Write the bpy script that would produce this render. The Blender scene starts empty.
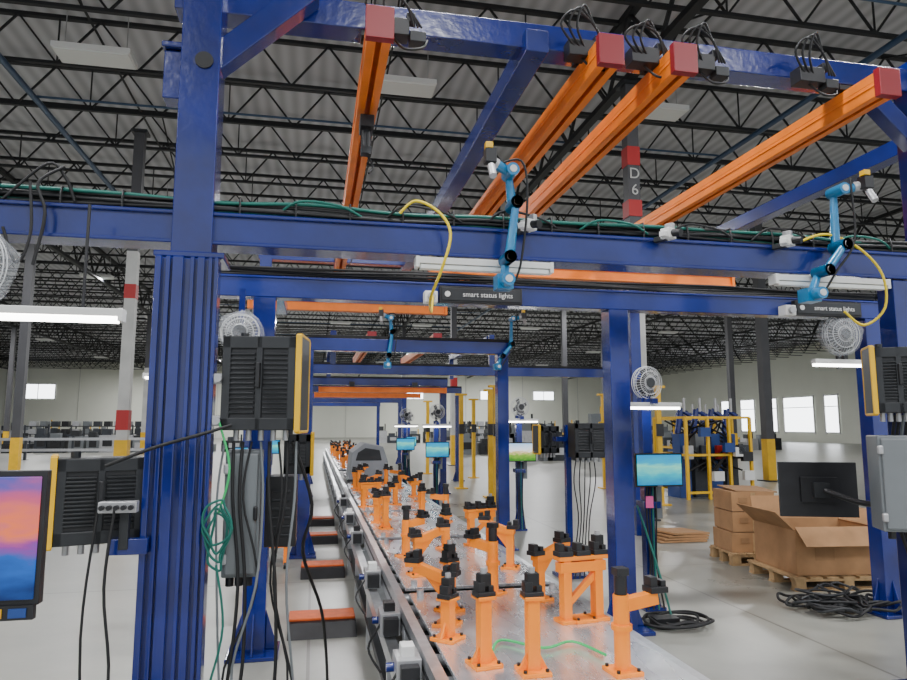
import bpy, math, random
from mathutils import Vector, Matrix, Euler
random.seed(7)
C=bpy.context.scene.collection

# ---------------------------------------------------------------- materials
def mat(name,col,rough=.5,metal=0,noise=0,nscale=8,bump=0,bscale=20,coat=0,emis=None,es=0,alpha=None):
    m=bpy.data.materials.new(name); m.use_nodes=True; nt=m.node_tree
    p=nt.nodes['Principled BSDF']
    p.inputs['Base Color'].default_value=(*col,1); p.inputs['Roughness'].default_value=rough
    p.inputs['Metallic'].default_value=metal
    if coat: p.inputs['Coat Weight'].default_value=coat; p.inputs['Coat Roughness'].default_value=.08
    tc=nt.nodes.new('ShaderNodeTexCoord')
    if noise:
        n=nt.nodes.new('ShaderNodeTexNoise'); n.inputs['Scale'].default_value=nscale; n.inputs['Detail'].default_value=4
        nt.links.new(tc.outputs['Object'],n.inputs['Vector'])
        r=nt.nodes.new('ShaderNodeValToRGB')
        r.color_ramp.elements[0].color=(*[c*(1-noise) for c in col],1); r.color_ramp.elements[0].position=.3
        r.color_ramp.elements[1].color=(*[min(1,c*(1+noise)) for c in col],1); r.color_ramp.elements[1].position=.7
        nt.links.new(n.outputs['Fac'],r.inputs['Fac']); nt.links.new(r.outputs['Color'],p.inputs['Base Color'])
    if bump:
        n=nt.nodes.new('ShaderNodeTexNoise'); n.inputs['Scale'].default_value=bscale; n.inputs['Detail'].default_value=2
        nt.links.new(tc.outputs['Object'],n.inputs['Vector'])
        b=nt.nodes.new('ShaderNodeBump'); b.inputs['Strength'].default_value=bump; b.inputs['Distance'].default_value=.02
        nt.links.new(n.outputs['Fac'],b.inputs['Height']); nt.links.new(b.outputs['Normal'],p.inputs['Normal'])
    if emis: p.inputs['Emission Color'].default_value=(*emis,1); p.inputs['Emission Strength'].default_value=es
    if alpha is not None: p.inputs['Alpha'].default_value=alpha
    return m
BLUE=mat('blue_gloss_paint',(.003,.013,.15),.2,0,.3,3,.08,18,coat=.6)
BLUE2=mat('blue_beam_paint',(.004,.016,.16),.25,0,.3,2,.05,30,coat=.4)
ORANGE=mat('orange_rail_paint',(.88,.20,.004),.42,0,.10,5,coat=.1)
ORF=mat('orange_fixture_paint',(.98,.25,.002),.42,0,.06,9,coat=.05)
RED=mat('red_cap_plastic',(.26,.008,.014),.4)
BLACK=mat('black_plastic',(.010,.010,.012),.42,0,.3,12)
BLKR=mat('black_rubber',(.007,.007,.008),.6)
DGREY=mat('dark_grey_metal',(.024,.026,.029),.45,.2,.2,6)
GREY=mat('grey_enclosure_paint',(.16,.175,.185),.42,0,.06,5)
LGREY=mat('light_grey_metal',(.45,.45,.46),.35,.5,.1,10)
ALU=mat('brushed_aluminium',(.66,.67,.69),.28,.8,.12,15)
WHITE=mat('white_plastic',(.72,.72,.70),.5)
CAGE=mat('white_fan_wire',(.6,.61,.62),.4)
YELL=mat('yellow_paint',(.80,.46,.004),.4,0,.08,6)
YCAB=mat('yellow_cable_jacket',(.78,.58,.01),.45)
TEALC=mat('green_teal_cable_jacket',(.004,.13,.10),.45)
GREENC=mat('green_cable_jacket',(.02,.45,.12),.45)
CYAN=mat('cyan_arm_paint',(.0,.17,.38),.28,0,.15,10,coat=.4)
JOIST=mat('joist_dark_primer',(.010,.011,.013),.6)
CARD=mat('cardboard',(.37,.20,.09),.8,0,.12,7)
CARD2=mat('cardboard_inside',(.30,.165,.075),.85,0,.1,7)
WOOD=mat('pallet_wood',(.42,.27,.13),.8,0,.25,14)
TUBE=mat('lit_led_tube',(1,1,1),.4,emis=(1,.98,.93),es=12)
PLAST=mat('plastic_wrap',(.75,.78,.82),.08,0,0,8,.6,12,alpha=.18)
COLW=mat('column_white_paint',(.5,.5,.48),.5,0,.1,3)
COLG=mat('column_grey_paint',(.06,.06,.066),.5,0,.1,3)
COLR=mat('column_red_paint',(.42,.015,.015),.5)
PINK=mat('pink_paper',(.9,.12,.38),.7)
TARP=mat('grey_tarp',(.24,.25,.27),.6,0,.15,3,.3,4)
WINP=mat('daylight_window_pane',(.9,.95,1),.3,emis=(.93,.97,1),es=5.5)
DARKM=mat('machine_dark_paint',(.03,.035,.045),.5,0,.4,2)
BLMACH=mat('machine_blue_paint',(.012,.05,.22),.4)

def plate_mat():
    m=mat('worn_steel_plate',(.55,.56,.58),.25,.8,0)
    nt=m.node_tree; p=nt.nodes['Principled BSDF']; tc=nt.nodes.new('ShaderNodeTexCoord')
    mp=nt.nodes.new('ShaderNodeMapping'); mp.inputs['Scale'].default_value=(1,.25,1); nt.links.new(tc.outputs['Object'],mp.inputs[0])
    n=nt.nodes.new('ShaderNodeTexNoise'); n.inputs['Scale'].default_value=9; n.inputs['Detail'].default_value=5
    nt.links.new(mp.outputs[0],n.inputs['Vector'])
    r=nt.nodes.new('ShaderNodeValToRGB'); r.color_ramp.elements[0].position=.3; r.color_ramp.elements[1].position=.7
    r.color_ramp.elements[0].color=(.70,.71,.73,1); r.color_ramp.elements[1].color=(.84,.85,.88,1)
    nt.links.new(n.outputs['Fac'],r.inputs['Fac']); nt.links.new(r.outputs['Color'],p.inputs['Base Color'])
    r2=nt.nodes.new('ShaderNodeMapRange'); r2.inputs['From Min'].default_value=.3; r2.inputs['From Max'].default_value=.7; r2.inputs['To Min'].default_value=.2; r2.inputs['To Max'].default_value=.34
    nt.links.new(n.outputs['Fac'],r2.inputs['Value']); nt.links.new(r2.outputs['Result'],p.inputs['Roughness'])
    return m
PLATE=plate_mat()

def floor_mat():
    m=mat('polished_concrete',(.3,.3,.27),.3); nt=m.node_tree; p=nt.nodes['Principled BSDF']; tc=nt.nodes.new('ShaderNodeTexCoord')
    n=nt.nodes.new('ShaderNodeTexNoise'); n.inputs['Scale'].default_value=.55; n.inputs['Detail'].default_value=9; n.inputs['Roughness'].default_value=.65
    nt.links.new(tc.outputs['Object'],n.inputs['Vector'])
    r=nt.nodes.new('ShaderNodeValToRGB'); r.color_ramp.elements[0].position=.3; r.color_ramp.elements[1].position=.7
    r.color_ramp.elements[0].color=(.20,.20,.175,1); r.color_ramp.elements[1].color=(.36,.355,.315,1)
    nt.links.new(n.outputs['Fac'],r.inputs['Fac'])
    bk=nt.nodes.new('ShaderNodeTexBrick'); bk.offset=0; bk.inputs['Scale'].default_value=1; bk.inputs['Brick Width'].default_value=3.7
    bk.inputs['Row Height'].default_value=3.7; bk.inputs['Mortar Size'].default_value=.012
    bk.inputs['Color1'].default_value=(1,1,1,1); bk.inputs['Color2'].default_value=(.95,.95,.95,1); bk.inputs['Mortar'].default_value=(.4,.39,.37,1)
    nt.links.new(tc.outputs['Object'],bk.inputs['Vector'])
    mx=nt.nodes.new('ShaderNodeMix'); mx.data_type='RGBA'; mx.blend_type='MULTIPLY'; mx.inputs[0].default_value=.8
    nt.links.new(r.outputs['Color'],mx.inputs[6]); nt.links.new(bk.outputs['Color'],mx.inputs[7])
    nt.links.new(mx.outputs[2],p.inputs['Base Color'])
    mr=nt.nodes.new('ShaderNodeMapRange'); mr.inputs['To Min'].default_value=.18; mr.inputs['To Max'].default_value=.46
    nt.links.new(n.outputs['Fac'],mr.inputs['Value']); nt.links.new(mr.outputs['Result'],p.inputs['Roughness'])
    return m
def deck_mat():
    m=mat('corrugated_deck',(.2,.2,.21),.6); nt=m.node_tree; p=nt.nodes['Principled BSDF']; tc=nt.nodes.new('ShaderNodeTexCoord')
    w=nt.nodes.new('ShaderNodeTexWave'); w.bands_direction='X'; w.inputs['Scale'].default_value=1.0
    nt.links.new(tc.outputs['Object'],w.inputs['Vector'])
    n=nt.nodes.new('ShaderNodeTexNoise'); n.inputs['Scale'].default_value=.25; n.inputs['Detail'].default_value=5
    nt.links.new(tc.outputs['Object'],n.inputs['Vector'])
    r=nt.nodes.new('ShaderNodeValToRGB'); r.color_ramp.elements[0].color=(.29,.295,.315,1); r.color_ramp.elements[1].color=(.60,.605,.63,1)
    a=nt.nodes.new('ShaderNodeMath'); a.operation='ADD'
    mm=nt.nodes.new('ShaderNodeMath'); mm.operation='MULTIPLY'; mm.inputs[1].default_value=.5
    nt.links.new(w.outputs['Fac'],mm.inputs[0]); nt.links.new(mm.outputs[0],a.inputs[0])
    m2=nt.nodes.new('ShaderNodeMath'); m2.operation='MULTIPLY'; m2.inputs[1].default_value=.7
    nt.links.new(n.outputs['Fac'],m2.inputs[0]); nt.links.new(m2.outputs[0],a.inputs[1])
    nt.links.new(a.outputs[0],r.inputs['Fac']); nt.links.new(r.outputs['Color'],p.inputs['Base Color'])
    return m
def screen_mat(name,stops,h,noise=.25,ns=6,st=1.1):
    m=bpy.data.materials.new(name); m.use_nodes=True; nt=m.node_tree; p=nt.nodes['Principled BSDF']
    p.inputs['Base Color'].default_value=(0,0,0,1); p.inputs['Roughness'].default_value=.3; p.inputs['Specular IOR Level'].default_value=.25
    tc=nt.nodes.new('ShaderNodeTexCoord'); s=nt.nodes.new('ShaderNodeSeparateXYZ'); nt.links.new(tc.outputs['Object'],s.inputs[0])
    mr=nt.nodes.new('ShaderNodeMapRange'); mr.inputs['From Min'].default_value=-h/2; mr.inputs['From Max'].default_value=h/2
    nt.links.new(s.outputs['Z'],mr.inputs['Value'])
    mp=nt.nodes.new('ShaderNodeMapping'); mp.inputs['Scale'].default_value=(1,1,3); nt.links.new(tc.outputs['Object'],mp.inputs[0])
    n=nt.nodes.new('ShaderNodeTexNoise'); n.inputs['Scale'].default_value=ns; n.inputs['Detail'].default_value=5; nt.links.new(mp.outputs[0],n.inputs['Vector'])
    a=nt.nodes.new('ShaderNodeMath'); a.operation='MULTIPLY_ADD'; a.inputs[1].default_value=noise*2
    nt.links.new(n.outputs['Fac'],a.inputs[0])
    b=nt.nodes.new('ShaderNodeMath'); b.operation='SUBTRACT'; b.inputs[1].default_value=noise
    nt.links.new(mr.outputs['Result'],b.inputs[0]); nt.links.new(b.outputs[0],a.inputs[2])
    r=nt.nodes.new('ShaderNodeValToRGB'); cr=r.color_ramp
    while len(cr.elements)<len(stops): cr.elements.new(.5)
    for e,(pp,c) in zip(cr.elements,stops): e.position=pp; e.color=(*c,1)
    nt.links.new(a.outputs[0],r.inputs['Fac']); nt.links.new(r.outputs['Color'],p.inputs['Emission Color']); p.inputs['Emission Strength'].default_value=st
    return m
S_SUN=screen_mat('sunset_wallpaper_screen',[(0,(.01,.03,.14)),(.3,(.02,.12,.5)),(.45,(.3,.06,.35)),(.6,(.95,.2,.08)),(.8,(.6,.10,.22)),(1,(.10,.10,.45))],.31,.25,7,1.3)
S_TEAL=screen_mat('teal_wallpaper_screen',[(0,(.01,.2,.45)),(.35,(.01,.42,.55)),(.6,(.2,.7,.55)),(.75,(.01,.38,.6)),(1,(.01,.28,.62))],.26,.3,5,1.4)
S_GRN=screen_mat('meadow_wallpaper_screen',[(0,(.04,.2,.02)),(.3,(.2,.4,.04)),(.5,(.7,.55,.25)),(.62,(.85,.9,.95)),(1,(.4,.65,.95))],.26,.25,14,1.5)

# ---------------------------------------------------------------- mesh builder
class B:
    def __init__(s): s.v=[];s.f=[];s.m=[];s.sm=[];s.mats=[]
    def mi(s,m):
        if m not in s.mats: s.mats.append(m)
        return s.mats.index(m)
    def add(s,vs,fs,m,sm=False):
        o=len(s.v); s.v+= [tuple(x) for x in vs]; i=s.mi(m)
        for f in fs: s.f.append(tuple(o+k for k in f)); s.m.append(i); s.sm.append(sm)
    def box(s,c,d,m,rot=None,taper=1):
        x,y,z=d[0]/2,d[1]/2,d[2]/2; t=taper
        vs=[Vector(p) for p in [(-x,-y,-z),(x,-y,-z),(x,y,-z),(-x,y,-z),(-x*t,-y*t,z),(x*t,-y*t,z),(x*t,y*t,z),(-x*t,y*t,z)]]
        if rot: R=Euler(rot).to_matrix(); vs=[R@p for p in vs]
        c=Vector(c); s.add([p+c for p in vs],[(0,3,2,1),(4,5,6,7),(0,1,5,4),(1,2,6,5),(2,3,7,6),(3,0,4,7)],m)
    def frame(s,p0,p1):
        d=(Vector(p1)-Vector(p0)); L=d.length; d/=L
        up=Vector((0,0,1)) if abs(d.z)<.95 else Vector((0,1,0))
        a=d.cross(up).normalized(); b=a.cross(d).normalized(); return d,a,b
    def beam(s,p0,p1,w,h,m):
        d,a,b=s.frame(p0,p1); p0=Vector(p0);p1=Vector(p1); vs=[]
        for p in (p0,p1):
            for i,j in((-1,-1),(1,-1),(1,1),(-1,1)): vs.append(p+a*(i*w/2)+b*(j*h/2))
        s.add(vs,[(0,3,2,1),(4,5,6,7),(0,1,5,4),(1,2,6,5),(2,3,7,6),(3,0,4,7)],m)
    def cyl(s,p0,p1,r,m,n=14,r2=None):
        if r2 is None:r2=r
        d,a,b=s.frame(p0,p1); p0=Vector(p0);p1=Vector(p1); vs=[]
        for p,rr in((p0,r),(p1,r2)):
            for k in range(n):
                t=2*math.pi*k/n; vs.append(p+a*(math.cos(t)*rr)+b*(math.sin(t)*rr))
        s.add(vs,[(k,(k+1)%n,n+(k+1)%n,n+k) for k in range(n)],m,True)
        s.add(vs,[tuple(range(n))[::-1],tuple(range(n,2*n))],m)
    def tube(s,pts,r,m,n=6,sub=5,closed=False):
        P=[Vector(p) for p in pts]; Q=[]
        if len(P)>2:
            for i in range(len(P)-(0 if closed else 1)):
                g=lambda k:P[k%len(P)] if closed else P[max(0,min(len(P)-1,k))]
                a,b,c,d=g(i-1),g(i),g(i+1),g(i+2)
                for k in range(sub):
                    t=k/sub; Q.append(.5*((2*b)+(c-a)*t+(2*a-5*b+4*c-d)*t*t+(3*b-a-3*c+d)*t**3))
            if not closed: Q.append(P[-1])
        else: Q=P
        N=len(Q); vs=[]; pa=None
        for i,q in enumerate(Q):
            d=(Q[(i+1)%N]-Q[i-1]) if closed else (Q[min(N-1,i+1)]-Q[max(0,i-1)])
            if d.length<1e-6:d=Vector((0,0,1))
            d.normalize()
            if pa is None:
                pa=d.cross(Vector((.3,.2,1)) if abs(d.z)<.9 else Vector((1,.1,0))).normalized()
            else:
                pa=(pa-d*pa.dot(d)); pa=pa.normalized() if pa.length>1e-5 else d.orthogonal().normalized()
            b=d.cross(pa)
            for k in range(n):
                t=2*math.pi*k/n; vs.append(q+pa*(math.cos(t)*r)+b*(math.sin(t)*r))
        fs=[]
        for i in range(N if closed else N-1):
            j=(i+1)%N
            for k in range(n): fs.append((i*n+k,i*n+(k+1)%n,j*n+(k+1)%n,j*n+k))
        s.add(vs,fs,m,True)
        if not closed: s.add(vs,[tuple(range(n))[::-1],tuple(range((N-1)*n,N*n))],m)
    def sph(s,c,r,m,sc=(1,1,1),n=14,jit=0):
        rr_=random.Random(2)
        vs=[];fs=[];h=n//2
        for i in range(h+1):
            th=math.pi*i/h
            for k in range(n):
                q=r*(1+rr_.uniform(-jit,jit))
                ph=2*math.pi*k/n; vs.append((c[0]+q*sc[0]*math.sin(th)*math.cos(ph),c[1]+q*sc[1]*math.sin(th)*math.sin(ph),c[2]+q*sc[2]*math.cos(th)))
        for i in range(h):
            for k in range(n): fs.append((i*n+k,(i+1)*n+k,(i+1)*n+(k+1)%n,i*n+(k+1)%n))
        s.add(vs,fs,m,jit==0)
    def poly(s,pts,ext,m):
        n=len(pts); e=Vector(ext); vs=[Vector(p) for p in pts]+[Vector(p)+e for p in pts]
        s.add(vs,[tuple(range(n)),tuple(range(2*n-1,n-1,-1))]+[(i,n+i,n+(i+1)%n,(i+1)%n) for i in range(n)],m)
    def done(s,name,loc=(0,0,0),rz=0,bevel=0,parent=None,rot=None):
        me=bpy.data.meshes.new(name); me.from_pydata(s.v,[],s.f)
        for m in s.mats: me.materials.append(m)
        me.polygons.foreach_set('material_index',s.m); me.polygons.foreach_set('use_smooth',s.sm); me.update()
        o=bpy.data.objects.new(name,me); C.objects.link(o); o.location=loc; o.rotation_euler=rot if rot else (0,0,rz)
        if bevel:
            bv=o.modifiers.new('bevel','BEVEL'); bv.width=bevel; bv.segments=2; bv.limit_method='ANGLE'; bv.angle_limit=math.radians(50)
        if parent: o.parent=parent
        return o
def dup(o,loc,rz=None):
    n=bpy.data.objects.new(o.name.split('.')[0],o.data); C.objects.link(n); n.location=loc; n.rotation_euler=o.rotation_euler
    if rz is not None: n.rotation_euler=(0,0,rz)
    for m in o.modifiers:
        if m.type=='BEVEL':
            k=n.modifiers.new('bevel','BEVEL'); k.width=m.width;k.segments=2;k.limit_method='ANGLE';k.angle_limit=m.angle_limit
    return n
def text(s,size,loc,parent,m,rot=(math.pi/2,0,0)):
    c=bpy.data.curves.new('lettering','FONT'); c.body=s; c.size=size; c.align_x='CENTER'; c.align_y='CENTER'; c.extrude=.001
    c.materials.append(m); o=bpy.data.objects.new('lettering',c); C.objects.link(o); o.location=loc; o.rotation_euler=rot; o.parent=parent

# ---------------------------------------------------------------- room shell
XR=46; XL=-62; YF=90; ZC=9.3; YB=-12
b=B(); b.box(((XL+XR)/2,(YF+YB)/2,-.1),(XR-XL,YF-YB,.2),floor_mat()); b.done('floor')
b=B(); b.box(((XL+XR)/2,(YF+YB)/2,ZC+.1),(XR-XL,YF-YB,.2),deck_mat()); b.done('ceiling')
WALL=mat('wall_pale_paint',(.80,.81,.71),.7,0,.04,.3)
WALLD=mat('wall_joint_paint',(.6,.6,.55),.7,0,.05,.3)
def wall(name,c,d):
    b=B(); b.box(c,d,WALL); b.done(name)
wall('wall_back',((XL+XR)/2,YF+.15,ZC/2),(XR-XL,.3,ZC))
wall('wall_right',(XR+.15,(YF+YB)/2,ZC/2),(.3,YF-YB,ZC))
wall('wall_left',(XL-.15,(YF+YB)/2,ZC/2),(.3,YF-YB,ZC))
b=B()
for x in range(-60,46,8): b.box((x,YF-.03,ZC/2),(.08,.06,ZC),WALLD)
b.done('trim_1')
def window(i,c,w,h,axis,nm=2):
    b=B(); F=WHITE
    if axis=='x':
        b.box(c,(w,.06,h),WINP)
        for s in(-1,1): b.box((c[0]+s*w/2,c[1]-.04,c[2]),(.12,.12,h+.24),F); b.box((c[0],c[1]-.04,c[2]+s*h/2),(w,.12,.12),F)
        for k in range(1,nm): b.box((c[0]-w/2+w*k/nm,c[1]-.04,c[2]),(.08,.1,h),F)
    else:
        b.box(c,(.06,w,h),WINP)
        for s in(-1,1): b.box((c[0]-.04,c[1]+s*w/2,c[2]),(.12,.12,h+.24),F); b.box((c[0]-.04,c[1],c[2]+s*h/2),(.12,w,.12),F)
        b.box((c[0]-.04,c[1],c[2]+h*.2),(.1,w,.08),F)
    b.done('window_%d'%i)
wi=1
for u0,u1,z0,z1 in [(-34.4,-30.6,4.7,6.5),(11.5,14.2,5.0,6.2),(22.0,25.5,5.0,6.2),(29.5,32.5,5.0,6.2)]:
    window(wi,((u0+u1)/2,YF-.04,(z0+z1)/2),u1-u0,z1-z0,'x'); wi+=1
for y0,y1 in [(70.9,68.4),(67.3,64.9),(63.5,61.3),(60.3,56.1),(54.7,53.0)]:
    window(wi,(XR-.04,(y0+y1)/2,2.6),y0-y1,3.4,'y'); wi+=1

# roof joists, girders and pipes
b=B(); Lx=XR-XL-1; z0,z1=8.2,9.1; x0=XL+.5
b.beam((x0,0,z0),(x0+Lx,0,z0),.08,.06,JOIST); b.beam((x0,0,z1),(x0+Lx,0,z1),.1,.07,JOIST)
n=int(Lx/1.4)
for k in range(n):
    xa=x0+k*1.4
    b.beam((xa,0,z1),(xa+.7,0,z0),.035,.035,JOIST); b.beam((xa+.7,0,z0),(xa+1.4,0,z1),.035,.035,JOIST)
    if k%2==0: b.beam((xa+.7,0,z0),(xa+.7,0,z1),.025,.025,JOIST)
o=b.done('roof_joists',(0,-6,0)); a=o.modifiers.new('array','ARRAY'); a.use_relative_offset=False; a.use_constant_offset=True; a.constant_offset_displace=(0,1.9,0); a.count=50
b=B()
for gx in (-34,-19,-9.3,5.5,20,34):
    for zz in(7.9,9.1): b.beam((gx,-6,zz),(gx,89,zz),.16,.12,JOIST)
    for k in range(45):
        ya=-6+k*2.1
        b.beam((gx,ya,9.1),(gx,ya+1.05,7.9),.06,.06,JOIST); b.beam((gx,ya+1.05,7.9),(gx,ya+2.1,9.1),.06,.06,JOIST)
b.done('roof_girders')
b=B()
for gx in range(-60,45,5): b.beam((gx+1.2,-6,8.25),(gx+1.2,89,8.25),.03,.03,JOIST)
for gx in range(-60,45,5):
    for k in range(0,48,4):
        ya=-6+k*1.9; b.beam((gx+1.2,ya,8.25),(gx+1.2,ya+1.9,9.05),.03,.03,JOIST); b.beam((gx+1.2,ya,9.05),(gx+1.2,ya+1.9,8.25),.03,.03,JOIST)
b.done('roof_bridging')
PIPE=mat('pipe_blue_grey',(.03,.07,.14),.4)
b=B()
for gx in (-5.6,9.5): b.cyl((gx,-6,8.05),(gx,88,8.05),.06,PIPE,8)
for k in range(14):
    y=2.3+k*6; b.cyl((-5.6,y,8.12),(9.5,y,8.12),.025,PIPE,6)
b.done('sprinkler_pipes')

# ceiling fixtures
hb=B(); hb.box((0,0,.06),(1.25,.55,.1),WHITE); hb.box((0,0,.14),(.3,.2,.08),LGREY)
for s in(-.5,.5): hb.cyl((s,0,.1),(s,0,.9),.008,LGREY,6)
lens=mat('fixture_lens_off',(.75,.77,.75),.4); hb.box((0,0,0),(1.2,.5,.02),lens)
first=None
for gx in (-20,-9.4,-3.9,1.48,6.7,14,24):
    for gy in (-4,3.4,12.2,20.6,31.5,43,56,70,83):
        if gy==83 and gx in(-3.9,1.48,6.7): continue
        o=hb.done('high_bay_light',(gx,gy,7.95)) if first is None else dup(first,(gx,gy,7.95))
        first=first or o
        if gy==12.2 or gx==6.7 and gy>3.4: continue
        if gx==-3.9 and gy in(43,70): continue
        L=bpy.data.lights.new('high_bay_lamp','AREA'); L.shape='RECTANGLE'; L.size=1.15; L.size_y=.46
        L.energy=400 if gy<40 else 760; L.color=(.98,.985,1); lo=bpy.data.objects.new('high_bay_lamp',L); C.objects.link(lo); lo.parent=o; lo.location=(0,0,-.03)

# building columns
def column(x,y,w,body,bands,sign=None):
    b=B(); b.box((x,y,3.93),(w,w,7.86),body); b.box((x,y,.015),(w*2,w*2,.03),DGREY); b.box((x,y,7.82),(w*1.6,w*1.6,.06),DGREY)
    for k,(z0,z1,m) in enumerate(bands): b.box((x,y,(z0+z1)/2),(w+.012*(k+1),w+.012*(k+1),z1-z0),m)
    o=b.done('building_column')
    if sign:
        for t,z in sign: text(t,.28,(x,y-w/2-.02,z),o,COLW)
column(5.53,11,.22,COLG,[(0,3.9,COLW),(6.25,6.6,COLR),(5.3,5.6,COLR),(0,1.2,YELL)],[('D',6.08),('6',5.78)])
column(-3.8,15,.2,COLG,[(1.3,5.2,COLW),(4.2,4.5,COLR),(1.5,1.9,COLR),(0.0,1.3,YELL)])
column(12.9,17.7,.25,COLG,[(0,1.2,YELL)])
column(-9.3,24.3,.25,COLG,[(0,1.2,YELL)])
column(-9.3,41,.25,COLG,[(0,4.8,COLW),(0,1.2,YELL)]); column(5.5,27,.22,COLG,[(0,5,COLW),(0,1.2,YELL),(3,3.5,COLR)]); column(5.5,43,.22,COLG,[(0,5,COLW),(0,1.2,YELL)])
column(20,30,.25,COLG,[(0,1.2,YELL)]); column(20,45,.25,COLG,[(0,1.2,YELL)]); column(12.9,34,.25,COLG,[(0,1.2,YELL)])
column(-19,48,.25,COLG,[(0,1.2,YELL)]); column(-24,27,.25,COLG,[(0,1.2,YELL)])

# ---------------------------------------------------------------- blue gantry frames
def post(b,x,y,z,w=.2,base=True):
    b.box((x,y,z/2),(w,w,z),BLUE)
    if base:
        b.box((x,y,.015),(w*2.2,w*2.2,.03),BLUE)
        for dx,dy in((1,0),(-1,0),(0,1),(0,-1)):
            px=x+dx*w/2; py=y+dy*w/2; qx=x+dx*w*1.05; qy=y+dy*w*1.05
            t=.006
            e=(0,t*2,0) if dx else (t*2,0,0); o=(0,-t,0) if dx else (-t,0,0)
            b.poly([(px+o[0],py+o[1],.03),(qx+o[0],qy+o[1],.03),(px+o[0],py+o[1],.3)],e,BLUE)
b=B()
X0=-.622
b.box((X0,3.6,2.05),(.195,.2,4.1),BLUE)
b.box((X0,3.6,.02),(.6,.5,.04),BLUE)
SX=X0+.002
b.box((SX,3.47,1.22),(.29,.08,2.38),BLUE)
for k,(xx,ww) in enumerate([(-.13,.03),(-.085,.022),(-.04,.05),(.025,.02),(.065,.035),(.108,.02),(.136,.02)]):
    b.box((SX+xx,3.415,1.22),(ww,.04,2.38),BLUE)
b.box((SX,3.58,2.43),(.33,.28,.03),BLUE)
for z in(1.62,1.82): b.box((X0+.17,3.42,z),(.06,.03,.05),LGREY); b.cyl((X0+.17,3.40,z),(X0+.17,3.37,z),.018,LGREY)
b.cyl((X0+.02,3.5,3.47),(X0+.02,3.49,3.47),.045,BLKR,20)  # black disc on the post face paints in the darkness of a hole
b.box((X0-.14,3.6,3.4),(.09,.12,.26),BLUE); b.box((X0-.13,3.6,3.55),(.13,.18,.03),BLUE)
b.beam((X0+.05,3.6,3.50),(X0+.55,3.6,3.98),.12,.13,BLUE)
b.box((1.2,3.62,2.59),(6.2,.16,.17),BLUE2)
b.box((1.2,3.54,2.665),(6.2,.04,.02),BLUE2); b.box((1.2,3.54,2.515),(6.2,.04,.02),BLUE2)
b.box((1.65,3.75,3.93),(4.9,.16,.16),BLUE)
b.box((3.58,3.6,1.25),(.13,.13,2.5),BLUE); b.box((3.58,3.6,.02),(.4,.4,.04),BLUE)
b.box((4.0,3.7,2.03),(.2,.2,4.06),BLUE); b.box((4.0,3.7,.02),(.45,.45,.04),BLUE)
b.beam((3.98,3.7,3.45),(3.55,3.72,3.88),.1,.12,BLUE)
for x in(1.24,4.68,): b.box((x,6.6,3.86),(.14,6.0,.14),BLUE2)
b.box((2.0,9.5,3.93),(5.6,.15,.15),BLUE2)
for x in (-.7,4.72): b.box((x,9.5,1.98),(.16,.16,3.96),BLUE2)
b.box((-.35,6.5,2.75),(.12,.9,.1),BLUE2)
b.done('blue_gantry_frame',bevel=.006)
b=B()
b.box((2.12,5.2,2.62),(5.7,.15,.16),BLUE2); b.box((2.12,5.13,2.69),(5.7,.03,.02),BLUE2)
post(b,-.38,5.2,2.54,.16); post(b,2.42,5.2,2.54,.165); post(b,4.85,5.2,2.54,.15)
for k in range(5): b.tube([(-.7+ i*.8,5.14+.015*math.sin(k+i),2.71+.014*k+.01*math.sin(i*2.1+k)) for i in range(8)],.012,BLKR)
b.done('blue_gantry_frame',bevel=.006)
def portal(y,xa,xb,z=2.62,posts=()):
    b=B(); b.box(((xa+xb)/2,y,z),(xb-xa,.15,.16),BLUE2)
    for p in posts: post(b,p,y,z-.08,.15)
    for k in range(3): b.tube([(xa+(xb-xa)*i/7,y-.04,z+.09+.012*k) for i in range(8)],.012,BLKR,sub=2)
    b.done('blue_gantry_frame',bevel=.006)
portal(8.8,-.1,2.55,2.62,(-.1,2.45))
portal(12.2,-.2,6.0,2.58,(-.2,5.9))
for y,xr in((16,3.1),(19.5,4.2),(24,3.2),(28.5,3.6),(34,3.2)): portal(y,-.2,xr,2.6,(-.15,xr-.1))
b=B()
for x in(.3,3.2): b.box((x,14.1,3.2),(.12,3.6,.12),BLUE2); b.box((x,12.2,2.97),(.1,.1,.6),BLUE2); b.box((x,16,2.99),(.1,.1,.6),BLUE2)
b.done('blue_gantry_runway',bevel=.004)

def rail(x,ya,yb,z=3.72,hang=True,cap=True):
    b=B(); L=yb-ya; w=.13;h=.15
    b.box((0,L/2,h/2-.03),(w,L,.06),ORANGE)
    b.box((-w/2+.016,L/2,-.03),(.032,L,h-.06),ORANGE); b.box((w/2-.016,L/2,-.03),(.032,L,h-.06),ORANGE)
    b.box((-w/2+.025,L/2,-h/2),(.05,L,.014),ORANGE); b.box((w/2-.025,L/2,-h/2),(.05,L,.014),ORANGE)
    for s in(-1,1): b.box((s*(w/2+.003),L/2,-.01),(.006,L,.01),ORANGE)
    if cap:
        for y in(-.01,L+.01): b.box((0,y,-.005),(w+.02,.05,h+.03),RED)
    if hang:
        for y in(.33,L-.2): b.box((0,y,.12),(.16,.1,.05),BLACK); b.cyl((-.06,y,.08),(-.06,y,.24),.012,BLACK,8); b.cyl((.06,y,.08),(.06,y,.24),.012,BLACK,8)
    return b.done('orange_crane_rail',(x,ya,z),bevel=.003)
for x in(.29,1.60,2.06,3.45): rail(x,3.4,9.35)
for x in(.9,2.0): rail(x,11.2,15.6,3.05,False)
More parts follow.
